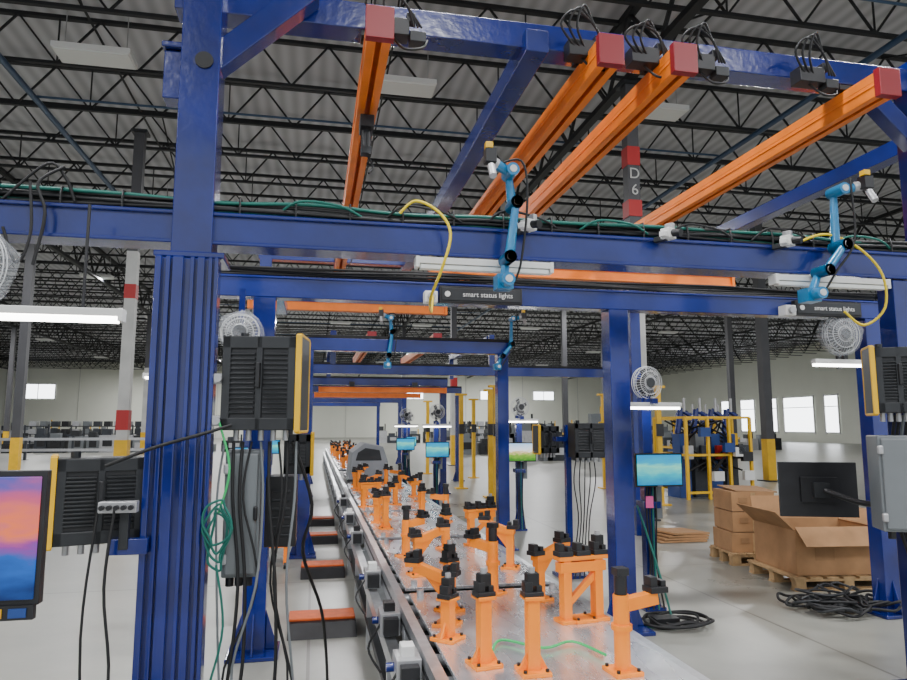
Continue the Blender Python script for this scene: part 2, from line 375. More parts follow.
def bridge(xa,xb,y,z,w=.13,h=.16):
    b=B(); L=xb-xa; b.box((L/2,0,0),(L,w*.6,h),ORANGE); b.box((L/2,0,h/2),(L,w,.02),ORANGE); b.box((L/2,0,-h/2),(L,w,.02),ORANGE)
    for x in(0,L): b.box((x,0,0),(.04,w+.02,h+.03),ORANGE)
    for x in(L*.25,L*.75): b.box((x,0,h/2+.07),(.12,.1,.12),BLACK)
    b.done('orange_bridge_rail',(xa,y,z),bevel=.003)
bridge(1.35,5.4,8,3.5,h=.13); bridge(-1.05,2.1,11,3.5,h=.14); bridge(.1,3.0,15.7,2.4,h=.10); bridge(.0,3.2,21,2.5,h=.12)
for y,z in((4.3,3.56),(6.9,3.56)):
    b=B(); b.box((0,0,0),(.09,.16,.08),BLACK); b.cyl((0,0,-.03),(0,0,-.16),.035,BLACK); b.box((0,0,-.18),(.07,.07,.05),DGREY)
    b.tube([(0,.02,-.18),(.05,.05,-.26),(.02,.02,-.32)],.008,BLKR); b.done('crane_trolley',(.29,y,z),bevel=.004)
for x,sy in((.22,1),(1.35,1.2),(1.75,.9),(2.12,1.1),(2.9,1.3)):
    b=B(); b.box((0,0,0),(.18,.1,.1),BLACK); b.box((.14,-.01,-.05),(.09,.08,.06),DGREY); b.box((.1,-.02,.06),(.05,.06,.05),BLACK)
    for q in range(3): b.tube([(-.05+.03*q,-.04,0),(-.16+.05*q,-.1,.08*sy),(-.08+.03*q,-.12,.15*sy+.02*q),(.06,-.08,.12),(.12+.02*q,-.05,0)],.008,BLKR)
    b.tube([(0,0,-.04),(.06,-.06,-.14),(.16,-.05,-.12),(.2,0,-.04)],.008,BLKR)
    b.done('trolley_junction_box',(x+.16,3.60,3.82),bevel=.004)

# cable runs on beam 1
b=B()
for k in range(12):
    m=[BLKR,TEALC,BLKR,BLKR,TEALC,BLKR,BLKR,BLKR,BLKR,BLKR,TEALC,BLKR][k]
    yy=3.55+.018*(k%5); zz=2.692+.015*(k//3)
    b.tube([(-1.9+i*.47,yy+random.uniform(-.015,.015),zz+random.uniform(-.008,.016)) for i in range(14)],.010,m)
for i in range(22): b.tube([(-1.8+i*.28,3.53,2.66),(-1.8+i*.28,3.535,2.76),(-1.8+i*.28,3.66,2.76)],.006,BLKR,sub=2)
b.tube([(-1.5,3.54,2.68),(-1.3,3.50,2.86),(-1.22,3.52,2.8),(-1.18,3.54,2.69)],.008,BLKR)
for i in range(7): 
    x=-.2+i*.55; b.tube([(x,3.55,2.7),(x+.1,3.5,2.75+.01*(i%3)),(x+.3,3.5,2.74),(x+.42,3.54,2.7)],.007,BLKR if i%3 else TEALC)
b.done('cable_bundle')
def cable(name,pts,r,m,**k):
    b=B(); b.tube(pts,r,m,**k); return b.done(name)
cable('yellow_cable',[(.42,3.5,2.72),(.5,3.46,2.78),(.62,3.44,2.72),(.68,3.42,2.6),(.64,3.44,2.42),(.62,3.7,2.3),(.78,4.6,2.38),(.86,5.0,2.57)],.008,YCAB)
cable('yellow_cable',[(2.85,3.5,2.70),(3.0,3.46,2.74),(3.2,3.44,2.66),(3.33,3.42,2.5),(3.35,3.44,2.3),(3.25,3.5,2.2),(3.12,3.5,2.28)],.008,YCAB)
cable('black_cable',[(X0-.6,3.5,2.85),(X0-.7,3.47,2.75),(X0-.66,3.47,2.6),(X0-.7,3.48,2.35)],.008,BLKR)
cable('black_cable',[(-1.35,3.45,2.75),(-1.33,3.45,2.5),(-1.38,3.45,2.35),(-1.45,3.45,2.52)],.007,BLKR)

def barlight(x0,x1,y,z,name='linear_work_light',drop=.05,on=True):
    b=B(); L=x1-x0
    b.box((0,0,.02),(L,.07,.035),WHITE); b.box((0,0,-.012),(L-.03,.05,.025),TUBE if on else lens)
    for s in(-1,1): b.box((s*(L/2),0,.01),(.02,.075,.06),WHITE); b.cyl((s*L*.35,0,.03),(s*L*.35,0,.03+drop),.008,BLACK,6)
    return b.done(name,((x0+x1)/2,y,z),bevel=.003)
barlight(.52,1.27,3.54,2.455,on=False,drop=.03); barlight(2.68,3.46,3.54,2.455,on=False,drop=.03)
barlight(-2.0,-.88,3.34,2.09,drop=.5)
for x in(1.12,1.95,2.72):
    b=B(); b.box((0,0,0),(.07,.06,.06),WHITE); b.cyl((0,-.03,0),(0,-.08,-.01),.022,BLACK); b.box((.05,.02,.03),(.03,.05,.09),LGREY); b.box((-.05,0,-.01),(.03,.04,.03),WHITE); b.box((0,.05,-.02),(.03,.08,.03),DGREY)
    b.done('inspection_camera',(x,3.45,2.68),rz=.5,bevel=.004)

def arm(loc,J,head,sc=1):
    b=B(); J=[Vector(j)*sc for j in J]
    b.box(J[0]+Vector((0,.05,0)),(.09*sc,.09*sc,.08*sc),CYAN)
    for i in range(len(J)-1):
        a,c=J[i],J[i+1]; off=Vector((0,-.035*(1 if i%2 else -1)*sc,0))
        b.cyl(a+off,c+off,.028*sc,CYAN,r2=.020*sc)
        for q in(a,c): b.cyl(q-Vector((0,.062*sc,0)),q+Vector((0,.062*sc,0)),.035*sc,CYAN); b.cyl(q-Vector((0,.068*sc,0)),q-Vector((0,.06*sc,0)),.020*sc,CAGE)
    h=J[-1]; d=Vector(head)*sc
    b.cyl(h,h+d,.028*sc,CYAN); b.cyl(h+d,h+d*1.5,.032*sc,LGREY); b.box(h+d*1.6+Vector((0,-.03,.01))*sc,(.06*sc,.06*sc,.08*sc),BLACK); b.box(h+d*1.6+Vector((-.01,-.04,.06))*sc,(.04*sc,.04*sc,.04*sc),YELL)
    b.cyl(h+d*1.6+Vector((0,-.05,-.05))*sc,h+d*1.6+Vector((0,-.09,-.12))*sc,.02*sc,LGREY)
    b.tube([J[0]+Vector((.05,0,0)),J[1]+Vector((.07,-.03,0)),J[2]+Vector((.06,-.05,.03)),h+Vector((.05,-.05,.05)),h+d],.007*sc,BLKR)
    return b.done('cyan_robot_arm',loc,bevel=.004)
A1=arm((.98,3.42,2.36),[(0,0,0),(.01,0,.12),(.05,0,.42),(.03,0,.60)],(-.08,-.02,.03))
A2=arm((2.86,3.42,2.36),[(0,0,0),(.06,0,.14),(.19,0,.3),(.20,0,.64)],(.09,-.02,.02))
dup(A1,(.9,8.62,2.36)); dup(A2,(2.35,8.62,2.36))

for x in(1.25,4.35):
    b=B(); b.box((0,0,0),(.66,.05,.13),BLACK); b.box((0,-.028,0),(.63,.01,.10),DGREY); o=b.done('status_light_sign',(x,5.08,2.60),bevel=.006)
    text('smart status lights',.055,(.05,-.036,.0),o,WHITE)
    b2=B(); b2.cyl((-.27,-.034,0),(-.27,-.04,0),.022,WHITE,16); b2.done('badge',parent=o)
    b=B(); b.box((0,0,0),(.1,.1,.09),WHITE); b.cyl((0,-.05,0),(0,-.08,0),.03,LGREY); b.done('junction_box',(x-.40,5.07,2.57),bevel=.006)

# ---------------------------------------------------------------- controllers, monitors, fans, stands
def controller(loc,w=.40,h=.47,d=.24,ys=1,rz=0):
    b=B(); b.box((0,0,0),(w,d,h),BLACK)
    b.box((0,-d/2-.006,h/2-.03),(w,.014,.06),DGREY); b.box((0,-d/2-.006,-h/2+.03),(w,.014,.06),DGREY)
    for s in(-1,1): b.box((s*(w/2-.02),-d/2-.006,0),(.04,.014,h),DGREY)
    b.box((0,-d/2-.006,0),(.03,.014,h),DGREY)
    for c in(-1,1):
        for k in range(13): b.box((c*w*.235,-d/2-.004,-h/2+.085+k*(h-.17)/12),(w*.36,.016,.012),DGREY,rot=(.5,0.0,0))
    b.box((ys*(w/2+.012),-.01,0),(.024,d,h+.01),BLACK)
    b.box((ys*(w/2+.012),-d/2-.012,0),(.028,.02,h+.02),YELL); b.box((ys*(w/2+.012),0,h/2+.008),(.028,d,.016),YELL); b.box((ys*(w/2+.012),0,-h/2-.008),(.028,d,.016),YELL)
    b.box((ys*(w/2+.012),d/2+.004,0),(.028,.02,h+.02),YELL)
    b.box((0,-d/2-.03,h*.08),(.02,.03,.12),BLACK)
    b.cyl((-w*.3,0,h/2),(-w*.3,0,h/2+.03),.02,DGREY)
    for k in range(5): b.cyl((-w*.35+k*w*.17,-.03,-h/2),(-w*.35+k*w*.17,-.03,-h/2-.05),.014,LGREY)
    b.box((0,d/2+.03,0),(.1,.06,.1),DGREY)
    return b.done('tool_controller_cabinet',loc,rz,bevel=.005)
controller((-.245,3.5,1.80),w=.35,h=.45,rz=-.15)
controller((-.97,3.5,1.26),.36,.38,.2,-1,rz=.3)
controller((3.36,3.42,1.86),.24,.38,.2,-1,rz=-.55)
controller((2.86,6.9,1.44),.36,.36,.2,1); controller((2.58,7.4,1.44),.22,.3,.2,-1)
controller((-.12,5.5,1.38),.2,.3,.2,1)
def monitor(loc,w,h,sm,rz=0,rot=None,arm=True):
    b=B(); b.box((0,.012,0),(w+.024,.03,h+.03),BLACK); b.box((0,-.006,0),(w,.008,h),sm); b.box((0,.04,0),(w*.5,.03,h*.5),BLACK)
    if arm: b.box((0,.075,0),(.1,.05,.1),DGREY)
    b.box((0,-.008,-h/2-.008),(.05,.004,.006),LGREY)
    return b.done('computer_monitor',loc,rz,bevel=.004,rot=rot)
m=monitor((-.94,1.94,1.32),.53,.30,S_SUN)
b=B(); b.box((.14,-.004,-.18),(.26,.02,.035),BLACK); b.box((.17,-.016,-.18),(.06,.004,.022),YELL); b.box((.235,-.016,-.18),(.04,.004,.022),BLMACH); b.done('bezel_label',parent=m)
b=B()
for k in range(16): b.box((-.2+k*.022,-.012,-.135),(.012,.002,.010),[WHITE,YELL,BLMACH,GREENC][k%4])
b.done('taskbar_icons',parent=m)
b=B(); b.box((-.98,2.07,.65),(.05,.05,1.3),BLUE); b.box((-.98,2.07,.015),(.35,.35,.03),BLUE); b.box((-.96,2.045,1.3),(.12,.03,.12),DGREY); b.done('monitor_stand_pole',bevel=.004)

def fan(b,c,r,wrap=True):
    c=Vector(c)
    for rr,yy in((r,0),(r*.97,-.03),(r*.97,.03),(r*.7,-.045),(r*.4,-.05),(r*.7,.045)):
        b.tube([c+Vector((math.cos(t*math.pi/8)*rr,yy,math.sin(t*math.pi/8)*rr)) for t in range(16)],.0035,CAGE,n=4,sub=2,closed=True)
    for t in range(32):
        an=2*math.pi*t/32; dx,dz=math.cos(an),math.sin(an)
        b.tube([c+Vector((dx*.03,-.052,dz*.03)),c+Vector((dx*r*.6,-.05,dz*r*.6)),c+Vector((dx*r,0,dz*r))],.0018,CAGE,n=4,sub=2)
    for k in range(4):
        an=k*math.pi/2+.4; p=c+Vector((math.cos(an)*r*.5,0,math.sin(an)*r*.5)); b.box(p,(r*.72,.012,r*.42),DGREY,rot=(.45*math.cos(an),-an,.45*math.sin(an)))
    b.cyl(c+Vector((0,-.06,0)),c+Vector((0,.09,0)),.045,DGREY,16); b.box(c+Vector((0,.05,-r-.06)),(.03,.03,.14),DGREY); b.box(c+Vector((0,.06,-r*.5)),(.04,.03,r),DGREY)
def stand(loc,zl=1.78,zm=1.2,sm=S_TEAL,mx=.05,fanz=1.99,pw=.09):
    e=bpy.data.objects.new('workstation_stand',None); C.objects.link(e); e.location=loc
    b=B(); post(b,0,0,zl+.08,pw); b.box((0,-.1,zl+.03),(.06,.22,.05),BLUE); b.box((0,-.02,.9),(.16,.16,.06),BLUE)
    b.box((0,-.14,zl),(.56,.06,.04),WHITE); b.box((0,-.14,zl-.03),(.53,.05,.025),TUBE)
    b.box((mx,-.1,zm),(.08,.12,.08),DGREY)
    b.box((.09,0,.95),(.06,.1,.35),GREY)
    for k in range(4): b.tube([(-.03+k*.025,-.07,zm-.1),(-.06+k*.03,-.1,.8),(-.03+k*.02,-.08,.4),(-.1+k*.05,-.15,.03)],.009,BLKR if k!=2 else TEALC)
    b.done('post',parent=e,bevel=.004)
    f=B(); fan(f,(0,0,0),.15); f.done('fan',(0.02,-.03,fanz),parent=e,rot=(0,0,.2))
    mo=monitor((mx,-.18,zm),.42,.26,sm,rz=0); mo.name='monitor'; mo.parent=e
    return e
stand((2.94,5.75,0),1.78,1.21,S_TEAL,.03,1.98)
stand((3.13,10.3,0),1.68,1.19,S_GRN,0,1.88)
stand((2.28,12.9,0),1.60,1.14,S_TEAL,0,1.85)
stand((2.18,16.7,0),1.60,1.14,S_TEAL,0,1.85)
stand((2.9,21.3,0),1.6,1.1,S_TEAL,0,1.85)
for y in(10.3,14.9): stand((-.95,y,0),zl=1.9,zm=1.15,sm=S_TEAL,fanz=2.1)
b=B(); b.box((0,0,0),(.07,.004,.1),PINK); b.done('paper_tag',(2.90,5.63,.93))
b=B(); b.box((0,0,0),(.52,.06,.04),WHITE); b.box((0,0,-.03),(.5,.05,.025),TUBE)
b.box((.1,.05,.18),(.04,.04,.4),BLACK); fan(b,(.02,-.02,.24),.17); b.sph((.02,.0,.24),.18,PLAST,(1.2,.7,1),jit=.1); b.done('fan_light_bracket',(4.5,5.15,2.15))
b=B(); fan(b,(0,0,0),.2); b.sph((0,0,0),.22,PLAST,(1.1,.7,1),jit=.1); b.box((0,.06,.12),(.04,.04,.4),BLUE); b.done('wrapped_wall_fan',(-1.6,3.45,2.33),rz=-.3)
b=B(); fan(b,(0,0,0),.13); b.sph((0,0,0),.15,PLAST,(1.1,.7,1),jit=.1); b.box((0,.06,.12),(.04,.04,.4),BLUE); b.done('wrapped_wall_fan',(-.52,4.9,2.24))
barlight(-1.75,-1.25,7.6,2.1,drop=.5)

def enclosure(loc,w,h,d,rz=0):
    b=B(); b.box((0,0,0),(w,d,h),GREY); b.box((0,-d/2-.008,0),(w-.03,.018,h-.03),GREY); b.box((w/2-.02,-d/2-.025,0),(.02,.02,.07),BLACK)
    for s in(-1,1): b.box((-w/2+.01,-d/2-.01,s*h*.35),(.03,.03,.05),LGREY)
    for k in range(3): b.cyl((-w*.3+k*w*.25,0,-h/2),(-w*.3+k*w*.25,0,-h/2-.05),.02,BLACK)
    return b.done('grey_electrical_enclosure',loc,rz,bevel=.014)
enclosure((3.38,3.40,1.27),.36,.54,.2,-.45)
enclosure((-.33,3.55,1.18),.17,.60,.14)
b=B(); b.box((0,0,0),(.16,.2,.36),BLACK)
for k in range(6): b.box((0,-.105,-.12+k*.045),(.1,.01,.015),DGREY)
b.box((0,.14,0),(.1,.1,.1),DGREY)
b.done('power_supply_box',(-.16,3.85,1.15),bevel=.01)
m=monitor((3.42,4.2,1.16),.48,.34,BLACK,rz=math.pi-.35,arm=True)
b=B(); b.tube([(3.40,4.10,1.16),(3.49,3.9,1.1),(3.54,3.70,1.1)],.02,BLACK); b.done('monitor_arm')
b=B()
for k in range(6): b.tube([(3.4+.03*k,3.48,1.66),(3.38+.03*k,3.54,1.2-.02*k),(3.44+.035*k,3.46,.7),(3.4+.05*k,3.4,.25),(3.3+.07*k,3.35,.03)],.010,[BLKR,BLKR,GREY,BLKR,BLKR,BLKR][k])
for k in range(3): b.tube([(3.5+.03*k,3.42,1.66),(3.62-.02*k,3.38,1.5),(3.65,3.30,1.1),(3.52,3.32,.95)],.009,BLKR)
b.done('hanging_cables')
b=B()
rnd=random.Random(3)
for k in range(9):
    x=-.42+.042*k; m=BLKR if k%4 else GREY
    b.tube([(x,3.47,1.52),(x+rnd.uniform(-.04,.04),3.44,1.25),(x+rnd.uniform(-.08,.06),3.42+rnd.uniform(-.02,.05),.85),(x+rnd.uniform(-.1,.1),3.46,.4),(x+rnd.uniform(-.12,.16),3.5,.03)],rnd.choice([.006,.007,.009]),m)
for k in range(4):
    b.tube([(-.42+math.cos(t*math.pi/4)*(.035+.008*k)+.015*math.sin(t*2.3+k),3.36-.012*k,1.07+.03*k+math.sin(t*math.pi/4)*(.13-.01*k)) for t in range(8)],.006,TEALC,closed=True)
b.tube([(-.42,3.36,1.2),(-.38,3.36,1.4),(-.44,3.38,1.62)],.006,GREENC); b.tube([(-.42,3.34,.97),(-.38,3.34,.7),(-.43,3.36,.45)],.006,TEALC)
b.tube([(-.9,3.3,1.42),(-.7,3.3,1.5),(-.5,3.32,1.56),(-.38,3.36,1.6)],.008,BLKR)
b.tube([(-.85,3.3,1.24),(-.87,3.28,.9),(-.83,3.28,.5),(-.9,3.3,.05)],.007,BLKR); b.tube([(-.92,3.3,1.22),(-.95,3.28,.7),(-.9,3.28,.03)],.006,BLKR)
b.tube([(-.1,3.46,1.52),(.0,3.6,1.2),(-.04,3.7,.95),(.06,4.0,.6),(.1,4.3,.3),(.12,4.5,.03)],.009,BLKR)
b.done('hanging_cables')
b=B(); b.box((-.84,3.32,1.24),(.16,.05,.05),LGREY)
for k in range(5): b.cyl((-.9+.03*k,3.29,1.24),(-.9+.03*k,3.27,1.24),.011,BLACK)
b.box((-.80,3.38,1.06),(.16,.06,.07),BLUE); b.box((-.82,3.36,1.15),(.04,.04,.2),DGREY); b.done('power_strip',bevel=.004)
b=B()
for k in range(5): b.tube([(2.72+.05*k,6.88,1.24),(2.68+.06*k,6.85,1.0),(2.72+.03*k,6.85,.6),(2.62+.05*k,6.85,.03)],.006,BLKR)
b.box((2.72,7.12,.8),(.06,.06,1.6),BLUE); b.box((2.72,7.12,1.45),(.3,.1,.05),BLUE); b.box((2.72,7.12,.015),(.3,.3,.03),BLUE); b.done('controller_pole')

# ---------------------------------------------------------------- conveyor line
TX0,TX1,TZ=.55,1.5,.60
b=B(); Y0,Y1=2.25,30
for x in(TX0-.03,TX1+.03): b.box((x,(Y0+Y1)/2,TZ-.06),(.05,Y1-Y0,.13),ALU); b.box((x,(Y0+Y1)/2,TZ-.06),(.056,Y1-Y0,.02),DGREY)
b.box(((TX0+TX1)/2,(Y0+Y1)/2,TZ-.10),(TX1-TX0,Y1-Y0,.03),DGREY)
b.box((TX0-.12,(Y0+Y1)/2,.42),(.06,Y1-Y0,.08),ALU); b.box((TX0-.12,(Y0+Y1)/2,.2),(.05,Y1-Y0,.05),DGREY)
y=Y0+.1
while y<Y1:
    for x in(TX0-.03,TX1+.03): b.box((x,y,.27),(.06,.06,.54),ALU); b.box((x,y,.01),(.12,.12,.02),DGREY)
    b.box((TX0-.12,y,.22),(.05,.05,.44),ALU); b.box((TX0-.07,y,.42),(.12,.05,.05),ALU)
    b.box(((TX0+TX1)/2,y,.2),(TX1-TX0,.05,.05),ALU); y+=1.4
y=Y0+.05
while y<Y1: b.cyl((TX0,y,TZ-.045),(TX1,y,TZ-.045),.03,LGREY,8); y+=.28
b.done('conveyor_line')
for i,y in enumerate((3.15,3.9,5.0,6.8,8.2,9.9)):
    b=B(); b.box((0,0,0),(.11,.16,.12),LGREY); b.box((0,-.1,.0),(.08,.06,.09),BLACK); b.box((0,0,.08),(.06,.08,.05),BLACK if i%2 else WHITE); b.cyl((-.055,.03,0),(-.09,.03,0),.02,BLUE2)
    b.tube([(-.05,-.05,0),(-.12,-.12,-.1),(-.06,-.2,-.2)],.007,BLKR); b.done('conveyor_stop_module',(TX0-.12,y,.53),bevel=.004)

def head(b,x,y,z,a=0,k=0):
    R=Matrix.Rotation(a,3,'Z'); P=lambda p:Vector((x,y,z))+R@Vector(p)
    b.box(P((0,0,.012)),(.08,.07,.024),BLACK,rot=(0,0,a)); b.box(P((-.02,0,.04)),(.032,.05,.045),BLACK,rot=(0,0,a)); b.box(P((.024,0,.032)),(.024,.05,.03),BLACK,rot=(0,0,a))
    if k: b.box(P((0,0,.07)),(.05,.045,.05),BLKR,rot=(0,0,a)); b.cyl(P((0,0,.09)),P((0,0,.115)),.014,LGREY,8)
def fixture(b,x,y,h,kind,a=0):
    R=Matrix.Rotation(a,3,'Z'); P=lambda p:Vector((x,y,0))+R@Vector(p); r=(0,0,a)
    b.box(P((0,0,.008)),(.12,.12,.016),ORF,rot=r)
    for i in(-1,1):
        for j in(-1,1): b.cyl(P((i*.045,j*.045,.016)),P((i*.045,j*.045,.026)),.008,BLACK,6)
    if kind=='A':
        b.box(P((0,0,h/2)),(.05,.05,h),ORF,rot=r); b.box(P((0,0,h)),(.08,.08,.014),ORF,rot=r); head(b,x,y,h,a,1)
        for s in(-1,1): b.poly([P((s*.025,-.006,.016)),P((s*.06,-.006,.016)),P((s*.025,-.006,.08))],R@Vector((0,.012,0)),ORF)
    elif kind=='B':
        b.box(P((0,0,h*.4)),(.05,.05,h*.8),ORF,rot=r)
        b.beam(P((-.02,0,h*.78)),P((.17,0,h)),.045,.05,ORF); b.box(P((.18,0,h+.01)),(.07,.07,.02),ORF,rot=r); p=P((.18,0,h+.02)); head(b,p.x,p.y,p.z,a)
        b.box(P((-.0,0,h*.85)),(.065,.065,.05),ORF,rot=r); q=P((-.02,0,h*.88)); head(b,q.x,q.y,q.z,a)
        b.poly([P((.025,-.007,h*.45)),P((.025,-.007,h*.76)),P((.14,-.007,h*.93))],R@Vector((0,.014,0)),ORF)
    elif kind=='C':
        for s in(-.09,.09): b.box(P((s,0,h/2)),(.045,.055,h),ORF,rot=r); b.box(P((s,0,.008)),(.09,.1,.016),ORF,rot=r)
        b.box(P((0,0,h*.86)),(.26,.06,.05),ORF,rot=r); b.box(P((0,0,h)),(.28,.07,.02),ORF,rot=r)
        b.beam(P((-.09,0,h*.25)),P((.09,0,h*.75)),.03,.03,ORF)
        for s in(-.10,0,.10): q=P((s,0,h+.01)); head(b,q.x,q.y,q.z,a,s>0)
    elif kind=='D':
        b.cyl(P((0,0,0)),P((0,0,h)),.032,ORF,14); b.cyl(P((0,0,h*.55)),P((0,0,h*.62)),.042,ORF,14)
        b.beam(P((0,0,h*.86)),P((.16,0,h*.93)),.045,.05,ORF); q=P((.16,0,h*.93+.02)); head(b,q.x,q.y,q.z,a)
        b.cyl(P((0,0,h)),P((0,0,h+.08)),.026,BLACK,10); b.box(P((0,0,h+.09)),(.055,.05,.03),BLACK,rot=r)
def pallet(loc,L,fx,rz=0):
    b=B(); b.box((0,0,-.01),(TX1-TX0-.03,L,.02),PLATE)
    for i in(-1,1):
        for j in(-1,1): b.cyl((i*.4,j*(L/2-.06),0),(i*.4,j*(L/2-.06),.03),.02,LGREY,10)
    for f in fx: fixture(b,*f)
    return b.done('fixture_pallet',loc,rz,bevel=.002)
cx=(TX0+TX1)/2
NEAR=[(-.32,-.38,.27,'A',.2),(-.15,-.50,.29,'A',0),(.20,-.57,.30,'D',.1),(.32,.15,.31,'C',.15),(.24,.58,.28,'B',.4),(-.36,.20,.27,'B',2.6),(-.30,.45,.25,'A',.5),(-.40,-.02,.18,'A',.8),(.02,.76,.30,'D',2.2)]
FARP=[(-.34,-.55,.28,'B',.2),(.32,-.45,.30,'B',2.7),(-.33,.1,.27,'D',.5),(.02,.35,.26,'A',1.9),(.34,.5,.28,'C',.3)]
FARQ=[(-.34,-.4,.30,'A',.2),(.30,-.1,.28,'D',2.7),(-.33,.1,.24,'C',1.0),(-.33,.6,.27,'B',.5),(.15,.5,.25,'A',.4)]
pallet((cx,3.22,TZ+.025),1.75,NEAR)
ys=[5.1,7.0,8.9,10.8,16.5,18.4,20.3,22.2,24.1,26,28]
p=pallet((cx,5.1,TZ+.025),1.75,FARP); q=pallet((cx,7.0,TZ+.025),1.75,FARQ)
for i,y in enumerate(ys[2:]): dup((p,q)[i%2],(cx,y,TZ+.025),math.pi if i%3==0 else 0)
cable('green_cable',[(.75,2.9,.645),(.85,3.1,.64),(1.0,2.95,.642),(1.15,3.0,.645),(1.22,2.8,.645)],.006,GREENC)
b=B(); pts=[(-.33,0,0),(.33,0,0),(.35,0,.34),(.26,0,.60),(-.06,0,.66),(-.28,0,.50)]
b.poly([(x,0,z) for x,_,z in pts],(0,1.2,0),TARP); b.box((0,.6,.02),(.72,1.26,.04),DGREY); b.poly([(-.22,-.01,.36),(.24,-.01,.36),(.2,-.01,.54),(-.05,-.01,.58),(-.18,-.01,.50)],(0,.02,0),DGREY); b.done('tarp_covered_machine',(.95,12.2,TZ+.02),bevel=.03)

TREAD=mat('orange_tread',(.5,.08,.008),.6,0,.2,12)
for y,x0,x1 in((5.75,-.16,.36),(7.8,-.1,.36),(9.9,-.1,.36),(11.6,-.1,.36)):
    b=B(); w=x1-x0; b.box((0,0,.045),(w,.34,.09),BLACK); b.poly([(-w/2,-.3,0),(-w/2,-.17,0),(-w/2,-.17,.09)],(w,0,0),BLACK)
    b.box((0,.0,.1),(w*.98,.26,.02),TREAD); b.box((0,-.172,.05),(w*.96,.01,.02),DGREY); b.done('cable_floor_ramp',((x0+x1)/2,y,0),bevel=.008)

# ---------------------------------------------------------------- boxes on pallets
def woodpallet(b,w,d,z=0):
    for k in range(7): b.box((-w/2+.05+k*(w-.1)/6,0,z+.125),(w/9,d,.02),WOOD)
    for y in(-d/2+.05,0,d/2-.05):
        b.box((0,y,z+.105),(w,.09,.02),WOOD)
        for x in(-w/2+.06,0,w/2-.06): b.box((x,y,z+.055),(.1,.09,.08),WOOD)
        b.box((0,y,z+.01),(w,.09,.02),WOOD)
b=B(); woodpallet(b,.62,.62)
for k in range(3): 
    b.box((.012*(k%2),0,.25+k*.232),(.55-.02*k,.5,.222),CARD); b.box((.01*(k%2),-.252,.25+k*.23),(.05,.004,.21),WOOD); b.box((-.12,-.253,.27+k*.23),(.1,.004,.06),CARD2)
b.box((.05,0,.84),(.5,.5,.01),CARD2,rot=(.05,.03,0)); b.done('cardboard_box_stack',(5.08,7.5,0),rz=-.15)
b=B(); woodpallet(b,1.1,.9); W,D,H=.98,.78,.44; t=.008; z=.14
for s in(-1,1):
    b.box((s*W/2,0,z+H/2),(t,D,H),CARD); b.box((0,s*D/2,z+H/2),(W,t,H),CARD)
b.box((0,0,z+.01),(W,D,t),CARD2)
b.box((0,-D/2-.09,z+H-.06),(W,t,.24),CARD,rot=(-.85,0,0)); b.box((-W/2-.1,0,z+H+.08),(.26,D,t),CARD,rot=(0,.75,0)); b.box((W/2+.1,0,z+H+.05),(.26,D,t),CARD,rot=(0,-.5,0)); b.box((0,D/2+.03,z+H+.12),(W,t,.25),CARD,rot=(-.25,0,0))
b.box((-.2,-D/2-.005,z+.2),(.2,.003,.12),CARD2)
b.done('open_cardboard_box',(5.2,6.4,0),rz=-.12)
b=B(); woodpallet(b,.9,.8); b.box((0,0,.3),(.82,.72,.3),CARD); b.box((.1,-.1,.465),(.5,.4,.02),CARD2); b.cyl((0,-.1,.476),(0,-.1,.51),.22,WHITE,24); b.done('cardboard_box_stack',(6.4,5.9,0),rz=-.2)
b=B()
for k in range(4): b.box((.03*k,.02*k,.02+k*.03),(.7,.5,.025),CARD,rot=(0,.02*k,.1*k))
b.done('flattened_cardboard',(5.0,9.0,0))
b=B()
rnd=random.Random(5)
for k in range(22):
    cxx,cyy=rnd.uniform(-.35,.35),rnd.uniform(-.25,.25); rr=rnd.uniform(.08,.2); z=.02+rnd.uniform(0,.1)*max(0,1-abs(cxx)*2)
    b.tube([(cxx+math.cos(t*math.pi/4)*rr*rnd.uniform(.6,1.5),cyy+math.sin(t*math.pi/4)*rr*rnd.uniform(.6,1.3),z+rnd.uniform(0,.07)) for t in range(8)],.012,BLKR if k%3 else DGREY,closed=True)
for k in range(6): b.box((rnd.uniform(-.3,.3),rnd.uniform(-.2,.2),.05),(.1,.06,.05),[DGREY,LGREY,BLACK][k%3],rot=(0,0,rnd.uniform(0,3)))
b.done('coiled_cable_pile',(4.6,5.45,0))
b=B()
for k in range(5):
    rr=.1+.03*k; b.tube([(math.cos(t*math.pi/4)*rr*1.4,math.sin(t*math.pi/4)*rr,.02+rnd.uniform(0,.05)) for t in range(8)],.011,BLKR,closed=True)
b.tube([(-.1,.42,.9),(-.02,.3,.5),(0,.1,.1),(-.1,-.1,.02),(-.3,-.05,.02)],.009,TEALC); b.box((-.1,0,.04),(.2,.12,.06),BLACK)
b.done('coiled_cable_pile',(2.9,5.25,0))

